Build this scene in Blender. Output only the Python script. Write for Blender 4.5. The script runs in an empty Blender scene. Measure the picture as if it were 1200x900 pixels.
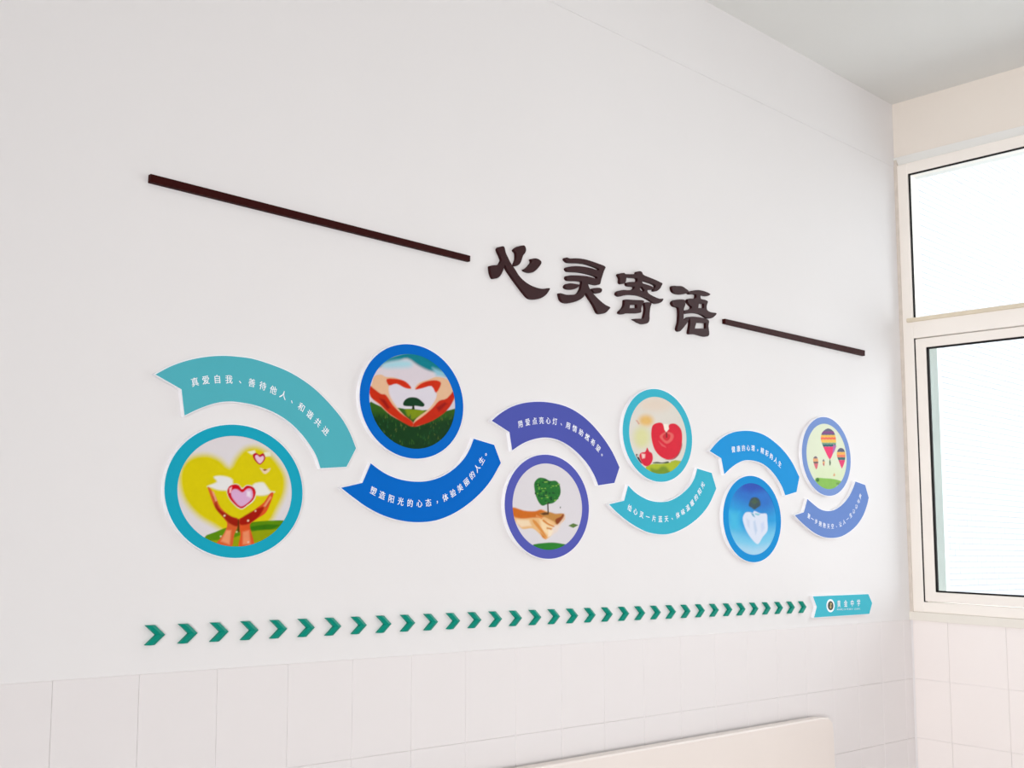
import bpy, bmesh, math, random
import numpy as np
from mathutils import Vector, Matrix
from mathutils.geometry import tessellate_polygon

random.seed(4)
C = bpy.context.scene.collection
SC = bpy.context.scene
PI = math.pi

# ------------------------------------------------------------------ camera
F_PX, CX, CY = 1215.87, 282.57, 501.38
ROT = np.array([[0.81547176, -0.5782985, 0.02401346],
                [0.07459134, 0.06385927, -0.99516739],
                [0.57397033, 0.8133221, 0.09521149]])     # rows: right, down, forward
CAM = np.array([0.0, -2.0, 1.5])
cam_data = bpy.data.cameras.new('camera')
cam = bpy.data.objects.new('camera', cam_data)
C.objects.link(cam)
cam_data.sensor_fit = 'HORIZONTAL'
cam_data.sensor_width = 36.0
cam_data.lens = F_PX / 1200 * 36.0
cam_data.shift_x = (600 - CX) / 1200
cam_data.shift_y = (CY - 450) / 1200
cam_data.clip_start = 0.02
r_, d_, f_ = ROT
cam.matrix_world = Matrix(((r_[0], -d_[0], -f_[0], CAM[0]),
                           (r_[1], -d_[1], -f_[1], CAM[1]),
                           (r_[2], -d_[2], -f_[2], CAM[2]),
                           (0, 0, 0, 1)))
SC.camera = cam

# ------------------------------------------------------------------ light
SC.view_settings.view_transform = 'Standard'
SC.view_settings.look = 'None'
SC.view_settings.gamma = 1.0
SC.view_settings.use_curve_mapping = False
SC.view_settings.exposure = 0.0
world = bpy.data.worlds.new('overcast_sky')
SC.world = world
world.use_nodes = True
bg = world.node_tree.nodes['Background']
bg.inputs[0].default_value = (0.95, 0.97, 1.0, 1)
bg.inputs[1].default_value = 2.0


def area(name, loc, target, sx, sy, power, color):
    l = bpy.data.lights.new(name, 'AREA')
    l.shape = 'RECTANGLE'
    l.size, l.size_y, l.energy, l.color = sx, sy, power, color
    o = bpy.data.objects.new(name, l)
    C.objects.link(o)
    o.location = loc
    o.rotation_euler = (Vector(target) - Vector(loc)).to_track_quat('-Z', 'Y').to_euler()
    return o


# added unseen fills behind the camera and at left; daylight through the window in view
area('fill_back', (0.9, -6.3, 1.3), (1.3, 0.0, 0.9), 5.4, 1.4, 38, (0.99, 0.985, 1.0))
area('fill_left', (-3.5, -4.7, 1.3), (5.2, -1.2, 0.75), 3.0, 1.4, 98, (0.99, 0.985, 1.0)).data.spread = math.radians(85)
area('daylight_side', (5.55, -1.75, 2.0), (1.6, -0.6, 1.0), 2.6, 1.6, 44, (0.90, 0.95, 1.0))

# ------------------------------------------------------------------ measuring helpers


def ray(px, py):
    return np.array([(px - CX) / F_PX, (py - CY) / F_PX, 1.0]) @ ROT


def wl(px, py, t=0.0):
    """point of the sign wall (t metres proud of it) as (x, z)"""
    d = ray(px, py)
    s = (2.0 - t) / d[1]
    return np.array([d[0] * s, 1.5 + d[2] * s])


def proj(x, y, z):
    c = ROT @ (np.array([x, y, z]) - CAM)
    return np.array([CX + F_PX * c[0] / c[2], CY + F_PX * c[1] / c[2]])


def crop(pts, ox, oy, s):
    return [(ox + a / s, oy + b / s) for a, b in pts]


def smooth(pts, n=4, hard=()):
    """closed Catmull-Rom through pts; indices in hard stay corners"""
    P = [np.array(p, float) for p in pts]
    N = len(P)
    hard = set(i % N for i in hard)
    out = []
    for i in range(N):
        a, b, c, d = P[i - 1], P[i], P[(i + 1) % N], P[(i + 2) % N]
        if i in hard:
            a = 2 * b - c
        if (i + 1) % N in hard:
            d = 2 * c - b
        both = i in hard and (i + 1) % N in hard
        for k in range(1 if both else n):
            t = k / n
            out.append(0.5 * ((2 * b) + (-a + c) * t + (2 * a - 5 * b + 4 * c - d) * t * t + (-a + 3 * b - 3 * c + d) * t ** 3))
    return out


def ccw(P):
    P = [np.array(p, float) for p in P]
    a = sum(P[i - 1][0] * P[i][1] - P[i][0] * P[i - 1][1] for i in range(len(P)))
    return P if a > 0 else P[::-1]


def offset(P, d):
    """grow a counter-clockwise outline by d"""
    P = ccw(P)
    n = len(P)
    out = []
    for i in range(n):
        e1 = P[i] - P[i - 1]
        e2 = P[(i + 1) % n] - P[i]
        e1 = e1 / (np.linalg.norm(e1) + 1e-12)
        e2 = e2 / (np.linalg.norm(e2) + 1e-12)
        n1 = np.array([e1[1], -e1[0]])
        n2 = np.array([e2[1], -e2[0]])
        m = n1 + n2
        m = m / max(np.linalg.norm(m), 1e-6)
        out.append(P[i] + m * d / max(m @ n1, 0.45))
    return out


# ------------------------------------------------------------------ mesh helpers


def mesh_obj(name, bm, mat, parent=None, smooth_shade=False):
    me = bpy.data.meshes.new(name)
    bmesh.ops.recalc_face_normals(bm, faces=bm.faces)
    bm.to_mesh(me)
    bm.free()
    if mat:
        me.materials.append(mat)
    if smooth_shade:
        for p in me.polygons:
            p.use_smooth = True
    o = bpy.data.objects.new(name, me)
    C.objects.link(o)
    if parent:
        o.parent = parent
    return o


def add_box(bm, x0, x1, y0, y1, z0, z1):
    v = [bm.verts.new((x, y, z)) for x in (x0, x1) for y in (y0, y1) for z in (z0, z1)]
    for f in ((0, 1, 3, 2), (4, 6, 7, 5), (0, 4, 5, 1), (2, 3, 7, 6), (0, 2, 6, 4), (1, 5, 7, 3)):
        bm.faces.new([v[i] for i in f])


def add_plate(bm, loops, t0, t1, chamfer=0.0, org=(0, 0)):
    """loops: outline then holes, in wall coordinates (x, z); from t0 to t1 proud of the wall (y = -t)"""
    loops = [ccw(l) for l in loops]
    loops = [loops[0]] + [l[::-1] for l in loops[1:]]
    front = loops
    if chamfer:
        front = [offset(loops[0], -chamfer)] + [offset(l, chamfer)[::-1] for l in loops[1:]]
    def ring(ls, t):
        return [[bm.verts.new((p[0] - org[0], -t, p[1] - org[1])) for p in l] for l in ls]
    vb = ring(loops, t0)
    vm = ring(loops, t1 - chamfer * 0.8) if chamfer else None
    vf = ring(front, t1)
    chain = [vb, vm, vf] if chamfer else [vb, vf]
    for a, b in zip(chain[:-1], chain[1:]):
        for la, lb in zip(a, b):
            n = len(la)
            for i in range(n):
                j = (i + 1) % n
                bm.faces.new((la[i], la[j], lb[j], lb[i]))
    for ls, vs in ((front, vf), (loops, vb)):
        flat = [v for l in vs for v in l]
        for tri in tessellate_polygon([[Vector((p[0], p[1], 0)) for p in l] for l in ls]):
            try:
                bm.faces.new([flat[i] for i in tri])
            except ValueError:
                pass


def thing(name, label, cat, loc=(0, 0, 0), group=None):
    o = bpy.data.objects.new(name, None)
    C.objects.link(o)
    o.location = loc
    o.empty_display_size = 0.05
    tag(o, label, cat, group)
    return o


def tag(o, label, cat, group=None):
    o['label'] = label
    o['category'] = cat
    if group:
        o['group'] = group
    return o


def struct(name, bm, mat, label=None):
    o = mesh_obj(name, bm, mat)
    o['kind'] = 'structure'
    if label:
        o['label'] = label
    return o


# ------------------------------------------------------------------ materials


def lin(c):
    return tuple(((v / 255) / 12.92 if v / 255 <= 0.04045 else ((v / 255 + 0.055) / 1.055) ** 2.4) for v in c)


def mat(name, rgb, rough=0.6, spec=0.3, mottle=0.0, bump=0.0, scale=6.0, coat=0.0):
    m = bpy.data.materials.new(name)
    m.use_nodes = True
    nt = m.node_tree
    b = nt.nodes['Principled BSDF']
    col = (*lin(rgb), 1)
    b.inputs['Roughness'].default_value = rough
    b.inputs['Specular IOR Level'].default_value = spec
    b.inputs['Coat Weight'].default_value = coat
    tc = nt.nodes.new('ShaderNodeTexCoord')
    nz = nt.nodes.new('ShaderNodeTexNoise')
    nz.inputs['Scale'].default_value = scale
    nz.inputs['Detail'].default_value = 4
    nt.links.new(tc.outputs['Object'], nz.inputs['Vector'])
    mx = nt.nodes.new('ShaderNodeMixRGB')
    mx.inputs[1].default_value = col
    mx.inputs[2].default_value = tuple(v * (1 - mottle) for v in col[:3]) + (1,)
    nt.links.new(nz.outputs['Fac'], mx.inputs[0])
    nt.links.new(mx.outputs[0], b.inputs['Base Color'])
    if bump:
        nb = nt.nodes.new('ShaderNodeTexNoise')
        nb.inputs['Scale'].default_value = scale * 14
        nt.links.new(tc.outputs['Object'], nb.inputs['Vector'])
        bp = nt.nodes.new('ShaderNodeBump')
        bp.inputs['Strength'].default_value = bump
        bp.inputs['Distance'].default_value = 0.002
        nt.links.new(nb.outputs['Fac'], bp.inputs['Height'])
        nt.links.new(bp.outputs[0], b.inputs['Normal'])
    return m


M = {
    'plaster': mat('white_plaster', (235, 232, 231), 0.8, 0.15, 0.02, 0.15, 3.0),
    'beam': mat('warm_plaster', (238, 229, 219), 0.8, 0.15, 0.03, 0.15, 3.0),
    'ceiling': mat('ceiling_paint', (236, 235, 231), 0.85, 0.1, 0.02, 0.1, 3.0),
    'floor': mat('terrazzo', (184, 182, 182), 0.4, 0.4, 0.12, 0.0, 30.0),
    'tile': mat('pale_glazed_tile', (234, 229, 228), 0.28, 0.3, 0.02, 0.0, 3.0),
    'tile_warm': mat('warm_glazed_tile', (246, 238, 234), 0.28, 0.35, 0.02, 0.0, 3.0),
    'grout': mat('grout', (240, 236, 235), 0.9, 0.1, 0.05),
    'foam': mat('white_foam_board', (246, 245, 248), 0.5, 0.3, 0.01),
    'bar': mat('dark_red_lacquer', (56, 16, 14), 0.5, 0.05, 0.2, 0.0, 8.0),
    'letter': mat('dark_brown_lacquer', (54, 22, 24), 0.5, 0.10, 0.15, 0.0, 12.0),
    'green': mat('green_acrylic', (2, 142, 122), 0.4, 0.15, 0.12, 0.0, 20.0),
    'frame': mat('cream_window_frame', (249, 242, 234), 0.45, 0.35, 0.04, 0.0, 8.0),
    'frame_stain': mat('yellowed_window_bead', (230, 217, 194), 0.6, 0.2, 0.15, 0.0, 20.0),
    'gasket': mat('black_rubber_gasket', (30, 28, 28), 0.7, 0.2, 0.1),
    'sealant': mat('aged_sealant', (230, 219, 208), 0.8, 0.2, 0.25, 0.3, 30.0),
    'sill': mat('window_ledge_plaster', (236, 230, 220), 0.7, 0.2, 0.03),
    'track': mat('grey_green_aluminium', (206, 216, 214), 0.35, 0.4, 0.1),
    'wood': mat('pale_bench_wood', (240, 230, 223), 0.5, 0.3, 0.06, 0.0, 4.0),
    'facade_brick': mat('white_facade_brick', (240, 242, 246), 0.7, 0.2, 0.04, 0.0, 2.0),
    'facade_joint': mat('grey_facade_joint', (214, 218, 226), 0.9, 0.1, 0.05),
    'ground': mat('outside_paving', (150, 150, 146), 0.9, 0.1, 0.1),
    'white_ink': mat('white_lettering', (246, 248, 252), 0.5, 0.3),
    'emblem_dark': mat('emblem_dark_olive', (58, 60, 44), 0.5, 0.3),
    'emblem_gold': mat('emblem_gold', (214, 190, 120), 0.5, 0.3),
}
face_cols = {'teal_ring': (28, 164, 190), 'teal': (84, 178, 190), 'blue': (6, 104, 198), 'violet': (80, 88, 172),
             'violet_ring': (86, 92, 178), 'cyan': (62, 178, 202), 'sky': (32, 148, 216), 'periwinkle': (108, 138, 200),
             'periwinkle_ring': (122, 150, 206), 'sky_ring': (22, 142, 210), 'cyan_ring': (62, 180, 202), 'sign': (74, 186, 204)}
for k, c in face_cols.items():
    M[k] = mat('print_' + k, c, 0.6, 0.02, 0.03, 0.0, 15.0)

gl = bpy.data.materials.new('window_glass')
gl.use_nodes = True
nt = gl.node_tree
nt.nodes.clear()
out = nt.nodes.new('ShaderNodeOutputMaterial')
tr = nt.nodes.new('ShaderNodeBsdfTransparent')
tr.inputs[0].default_value = (0.97, 0.985, 0.985, 1)
gs = nt.nodes.new('ShaderNodeBsdfGlossy')
gs.inputs['Roughness'].default_value = 0.02
fr = nt.nodes.new('ShaderNodeFresnel')
fr.inputs[0].default_value = 1.25
mxs = nt.nodes.new('ShaderNodeMixShader')
nt.links.new(fr.outputs[0], mxs.inputs[0])
nt.links.new(tr.outputs[0], mxs.inputs[1])
nt.links.new(gs.outputs[0], mxs.inputs[2])
nt.links.new(mxs.outputs[0], out.inputs[0])
M['glass'] = gl

pm = bpy.data.materials.new('printed_picture')
pm.use_nodes = True
nt = pm.node_tree
b = nt.nodes['Principled BSDF']
b.inputs['Roughness'].default_value = 0.42
b.inputs['Specular IOR Level'].default_value = 0.03
at = nt.nodes.new('ShaderNodeAttribute')
at.attribute_name = 'print'
nt.links.new(at.outputs['Color'], b.inputs['Base Color'])
M['print'] = pm

# ------------------------------------------------------------------ room shell
XR = 4.93          # inner face of the window wall
ZC = 3.45          # ceiling
ZT = 1.176         # top of the tiled dado
YB = -6.4
XL = -3.2
bm = bmesh.new(); add_box(bm, XL - 0.24, XR + 0.24, YB - 0.24, 0.24, -0.15, 0.0)
struct('floor', bm, M['floor'])
bm = bmesh.new(); add_box(bm, XL - 0.24, XR + 0.24, YB - 0.24, 0.24, ZC, ZC + 0.15)
struct('ceiling', bm, M['ceiling'], 'pale grey painted ceiling')
bm = bmesh.new(); add_box(bm, XL - 0.24, XR + 0.24, 0.0, 0.24, 0.0, ZC)
wall_front = struct('wall_front', bm, M['plaster'], 'white plastered wall carrying the slogan and round plaques')
bm = bmesh.new()
add_box(bm, XR, XR + 0.24, YB, 0.0, 0.0, ZT)
add_box(bm, XR, XR + 0.24, YB, 0.0, 3.20, ZC)
add_box(bm, XR, XR + 0.24, YB, -3.2, ZT, 3.20)
wall_right = struct('wall_right', bm, M['beam'], 'warm white wall around the window, tiled below')
bm = bmesh.new()          # unseen opening added in this wall to let fill light reach the window wall
add_box(bm, XL - 0.24, XL, YB, 0.0, 0.0, 0.6)
add_box(bm, XL - 0.24, XL, YB, 0.0, 2.1, ZC)
add_box(bm, XL - 0.24, XL, YB, -6.2, 0.6, 2.1)
add_box(bm, XL - 0.24, XL, -3.1, 0.0, 0.6, 2.1)
struct('wall_left', bm, M['plaster'])
bm = bmesh.new(); add_box(bm, XL, XR, YB - 0.24, YB, 0.0, ZC)
struct('wall_back', bm, M['plaster'])
# shallow beam face along the top of the sign wall
bm = bmesh.new(); add_box(bm, XL, XR, -0.0015, 0.0, 3.163, ZC)
struct('trim_1', bm, M['plaster'], 'slightly proud plaster band below the ceiling')

# dado tiles, one object each, sharing meshes


def tile_mesh(w, h, axis):
    bm = bmesh.new()
    g, c, t = 0.0005, 0.0008, 0.0022
    lo = [(g, g), (w - g, g), (w - g, h - g), (g, h - g)]
    li = [(g + c, g + c), (w - g - c, g + c), (w - g - c, h - g - c), (g + c, h - g - c)]
    def P(u, v, d):
        return (u, -d, v) if axis == 'x' else (-d, -u, v)
    a = [bm.verts.new(P(u, v, 0.0)) for u, v in lo]
    m = [bm.verts.new(P(u, v, t - c)) for u, v in lo]
    f = [bm.verts.new(P(u, v, t)) for u, v in li]
    for r, s in ((a, m), (m, f)):
        for i in range(4):
            bm.faces.new((r[i], r[(i + 1) % 4], s[(i + 1) % 4], s[i]))
    bm.faces.new(f)
    bmesh.ops.recalc_face_normals(bm, faces=bm.faces)
    me = bpy.data.meshes.new('tile')
    bm.to_mesh(me)
    bm.free()
    me.materials.append(M['tile'] if axis == 'x' else M['tile_warm'])
    return me


TW, TH = 0.2053, 0.2446
rows = [(ZT - TH * (k + 1), TH) for k in range(4)] + [(0.0, ZT - 4 * TH)]
cache = {}


def lay(parent, axis, u0, w, z, h, jit):
    key = (axis, round(w, 4), round(h, 4))
    if key not in cache:
        cache[key] = tile_mesh(w, h, axis)
    o = bpy.data.objects.new('tile', cache[key])
    C.objects.link(o)
    o.location = (u0, -0.0012 - jit, z) if axis == 'x' else (XR - 0.0012 - jit, -u0, z)
    o.parent = parent


bm = bmesh.new(); add_box(bm, -1.5, XR, -0.0012, 0.0, 0.0, ZT)
mesh_obj('grout', bm, M['grout'], wall_front)
bm = bmesh.new(); add_box(bm, XR - 0.0012, XR, -3.2, -0.0012, 0.0, ZT)
mesh_obj('grout', bm, M['grout'], wall_right)
for z, h in rows:
    u = 0.9494 - 9 * TW
    while u < XR - 0.01:
        w = min(TW, XR - 0.008 - u)
        lay(wall_front, 'x', u, w, z, h, random.uniform(0, 0.0004))
        u += TW
    u = 0.0085
    for k in range(15):
        w = 0.1312 if k == 0 else TW
        lay(wall_right, 'y', u, w, z, h, random.uniform(0, 0.0004))
        u += w

# ------------------------------------------------------------------ window
win = bpy.data.objects.new('window_1', None)
C.objects.link(win)
win['kind'] = 'structure'
win['label'] = 'cream framed window with clear panes reaching into the wall corner'
Y_END = -3.2


def bar_y(name, m, y0, y1, z0, z1, x0, x1, parent=win):
    bm = bmesh.new()
    add_box(bm, x0, x1, y0, y1, z0, z1)
    o = mesh_obj(name, bm, m, parent)
    bv = o.modifiers.new('edge', 'BEVEL')
    bv.width = 0.003
    bv.segments = 2
    return o


FX0, FX1 = XR + 0.001, XR + 0.075       # frame depth
# outer frame: jambs, head, sill rail, transom
bar_y('frame_jamb', M['frame'], -0.052, -0.008, 1.211, 3.165, FX0, FX1)
bar_y('frame_jamb', M['frame'], Y_END, Y_END + 0.05, 1.211, 3.165, FX0, FX1)
bar_y('frame_head', M['frame'], Y_END, -0.008, 3.119, 3.168, FX0 + 0.002, FX1)
bar_y('frame_sill', M['frame'], Y_END, -0.008, 1.211, 1.2545, FX0 + 0.002, FX1)
tr_o = bar_y('transom', M['frame'], Y_END + 0.05, -0.050, 2.384, 2.462, FX0 - 0.002, FX1)
bead = bar_y('glazing_bead', M['frame_stain'], Y_END + 0.05, -0.030, 2.456, 2.474, FX0 - 0.010, FX0 + 0.03)
bead['label'] = 'yellowed glazing bead along the transom'
for y in (-1.09, -2.14):
    bar_y('mullion', M['frame'], y - 0.028, y + 0.028, 2.474, 3.119, FX0 + 0.002, FX1)
bm = bmesh.new()
add_box(bm, XR - 0.004, XR + 0.03, -0.012, 0.0, 1.176, 3.2)
so = mesh_obj('sealant', bm, M['sealant'], win)
so['label'] = 'stained sealant strip between jamb and wall'
# ledge under the frame and plastered head above it
bm = bmesh.new(); add_box(bm, XR - 0.012, XR + 0.24, Y_END, -0.0, ZT, 1.211)
ledge = mesh_obj('window_sill', bm, M['sill'], win)
bm = bmesh.new()
ys = (Y_END, -0.0)
v = [bm.verts.new((x, y, z)) for y in ys for x, z in ((XR - 0.010, 3.200), (XR + 0.02, 3.160), (XR + 0.24, 3.160), (XR + 0.24, 3.200))]
for f in ((0, 1, 2, 3), (7, 6, 5, 4), (0, 4, 5, 1), (1, 5, 6, 2), (2, 6, 7, 3), (3, 7, 4, 0)):
    bm.faces.new([v[i] for i in f])
mesh_obj('head_lining', bm, M['ceiling'], win)


def gasket(y0, y1, z0, z1, x, w, parent):
    bm = bmesh.new()
    add_box(bm, x, x + 0.012, y0, y0 + w, z0, z1)
    add_box(bm, x, x + 0.012, y1 - w, y1, z0, z1)
    add_box(bm, x, x + 0.012, y0, y1, z0, z0 + w)
    add_box(bm, x, x + 0.012, y0, y1, z1 - w, z1)
    return mesh_obj('gasket', bm, M['gasket'], parent)


# fixed panes above the transom
spans = [(-1.062, -0.052), (-2.112, -1.118), (Y_END + 0.05, -2.168)]
for y0, y1 in spans:
    bm = bmesh.new()
    add_box(bm, FX0 + 0.020, FX0 + 0.024, y0, y1, 2.470, 3.121)
    p = mesh_obj('pane', bm, M['glass'], win)
    p['label'] = 'fixed clear pane above the transom'
    gasket(y0, y1, 2.472, 3.119, FX0 + 0.008, 0.0045, p)
# sashes below the transom
sash_spans = [(-1.13, -0.056), (-2.16, -1.08), (Y_END + 0.052, -2.11)]
for i, (y0, y1) in enumerate(sash_spans):
    off = 0.0 if i % 2 == 0 else 0.034
    xa, xb = FX0 + 0.004 + off, FX0 + 0.034 + off
    sash = bpy.data.objects.new('sash', None)
    C.objects.link(sash)
    sash.parent = win
    z0, z1 = 1.2575, 2.3805
    w = 0.040
    bm = bmesh.new()
    # mitred sash frame
    O = [(y0, z0), (y1, z0), (y1, z1), (y0, z1)]
    I = [(y0 + w, z0 + w), (y1 - w, z0 + w), (y1 - w, z1 - w), (y0 + w, z1 - w)]
    vs = [[bm.verts.new((x, y, z)) for y, z in L] for x, L in ((xa, O), (xa, I), (xb, I), (xb, O))]
    for a, bb in ((0, 1), (1, 2), (2, 3), (3, 0)):
        for k in range(4):
            j = (k + 1) % 4
            bm.faces.new((vs[a][k], vs[a][j], vs[bb][j], vs[bb][k]))
    sf = mesh_obj('sash_frame', bm, M['frame'], sash)
    bv = sf.modifiers.new('edge', 'BEVEL'); bv.width = 0.0025; bv.segments = 2
    gasket(y0 + w, y1 - w, z0 + w, z1 - w, xa + 0.006, 0.007, sash)
    bm = bmesh.new()
    add_box(bm, xa + 0.013, xa + 0.017, y0 + w + 0.002, y1 - w - 0.002, z0 + w + 0.002, z1 - w - 0.002)
    mesh_obj('pane', bm, M['glass'], sash)
# black strip as shade in the first sash's gap, and the outer sliding track
bm = bmesh.new()
add_box(bm, FX0 + 0.0035, FX0 + 0.03, -0.056, -0.0522, 1.2545, 2.384)
mesh_obj('gap_shade_strip', bm, M['gasket'], win)
bm = bmesh.new()
add_box(bm, FX1, FX1 + 0.03, -0.112, -0.03, 1.211, 2.40)
add_box(bm, FX1 + 0.03, FX1 + 0.04, -0.098, -0.03, 1.211, 2.40)
mesh_obj('outer_track', bm, M['track'], win)

# ------------------------------------------------------------------ outside: white brick wing of the building
FY = 3.0
bm = bmesh.new(); add_box(bm, 6.5, 34.0, FY, FY + 0.3, -4.0, 14.0)
fac = mesh_obj('facade', bm, M['facade_joint'])
fac['kind'] = 'structure'
fac['label'] = 'overexposed white brick wall of the wing outside the window'
verts, faces = [], []
bw, bh, g = 0.245, 0.068, 0.006
r = 0
z = -0.6
while z < 7.2:
    x = 8.0 + (0.5 * bw if r % 2 else 0)
    while x < 22.0:
        q = random.uniform(0, 0.002)
        x0, x1, z0, z1, y0, y1 = x + g, x + bw - g, z + g, z + bh - g, FY - 0.004 - q, FY
        n = len(verts)
        verts += [(x0, y1, z0), (x1, y1, z0), (x1, y1, z1), (x0, y1, z1), (x0, y0, z0), (x1, y0, z0), (x1, y0, z1), (x0, y0, z1)]
        faces += [(n + 4, n + 5, n + 6, n + 7), (n, n + 1, n + 5, n + 4), (n + 1, n + 2, n + 6, n + 5), (n + 2, n + 3, n + 7, n + 6), (n + 3, n, n + 4, n + 7)]
        x += bw
    z += bh
    r += 1
me = bpy.data.meshes.new('brick')
me.from_pydata(verts, [], faces)
me.materials.append(M['facade_brick'])
bo = bpy.data.objects.new('brick', me)
C.objects.link(bo)
bo.parent = fac
bo['kind'] = 'stuff'
bm = bmesh.new(); add_box(bm, 5.3, 40.0, -25.0, 2.98, -4.2, -4.0)
struct('ground', bm, M['ground'])

# ------------------------------------------------------------------ bench below the tiles
bench = thing('wooden_bench', 'pale cream wooden bench back with rounded corner, standing low against the tiled wall', 'bench', (3.25, -0.25, 0.0))


def local(o, off):
    for v in o.data.vertices:
        v.co -= Vector(off)


bx0, bx1, bz1 = 1.2, 4.105, 0.852
outl = [(bx0, 0.40), (bx1 + 0.005, 0.40), (bx1, 0.80), (bx1 - 0.008, 0.83), (bx1 - 0.035, 0.848), (bx1 - 0.09, bz1), (bx0 + 0.06, bz1), (bx0, 0.82)]
bm = bmesh.new(); add_plate(bm, [outl], 0.030, 0.062, 0.005)
o = mesh_obj('backrest', bm, M['wood'], bench); local(o, bench.location)
bm = bmesh.new(); add_box(bm, bx0, bx1, -0.44, -0.065, 0.40, 0.435)
o = mesh_obj('seat', bm, M['wood'], bench); local(o, bench.location)
for lx in (bx0 + 0.1, bx1 - 0.1):
    for ly in (-0.41, -0.10):
        bm = bmesh.new(); add_box(bm, lx - 0.025, lx + 0.025, ly - 0.025, ly + 0.025, 0.0, 0.40)
        o = mesh_obj('leg', bm, M['wood'], bench); local(o, bench.location)

# ------------------------------------------------------------------ dark bars and heading characters
T_BAR = 0.012


def place(name, label, cat, group, org):
    return thing(name, label, cat, (org[0], 0.0, org[1]), group)


for lab, q in (('long dark red bar to the left of the raised heading', ((177, 203.6), (551.5, 299.6), (551.3, 306.3), (176.5, 213.0))),
               ('short dark red bar to the right of the raised heading', ((850, 373.4), (1013.8, 410.6), (1013.8, 417), (850, 379)))):
    P = [wl(a, b_, T_BAR) for a, b_ in q]
    org = sum(P) / 4
    bm = bmesh.new(); add_plate(bm, [P], 0.0, T_BAR, 0.0012, org)
    o = mesh_obj('raised_bar', bm, M['bar'])
    o.location = (org[0], 0, org[1])
    tag(o, lab, 'bar', 'dark red bars beside the heading')

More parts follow.
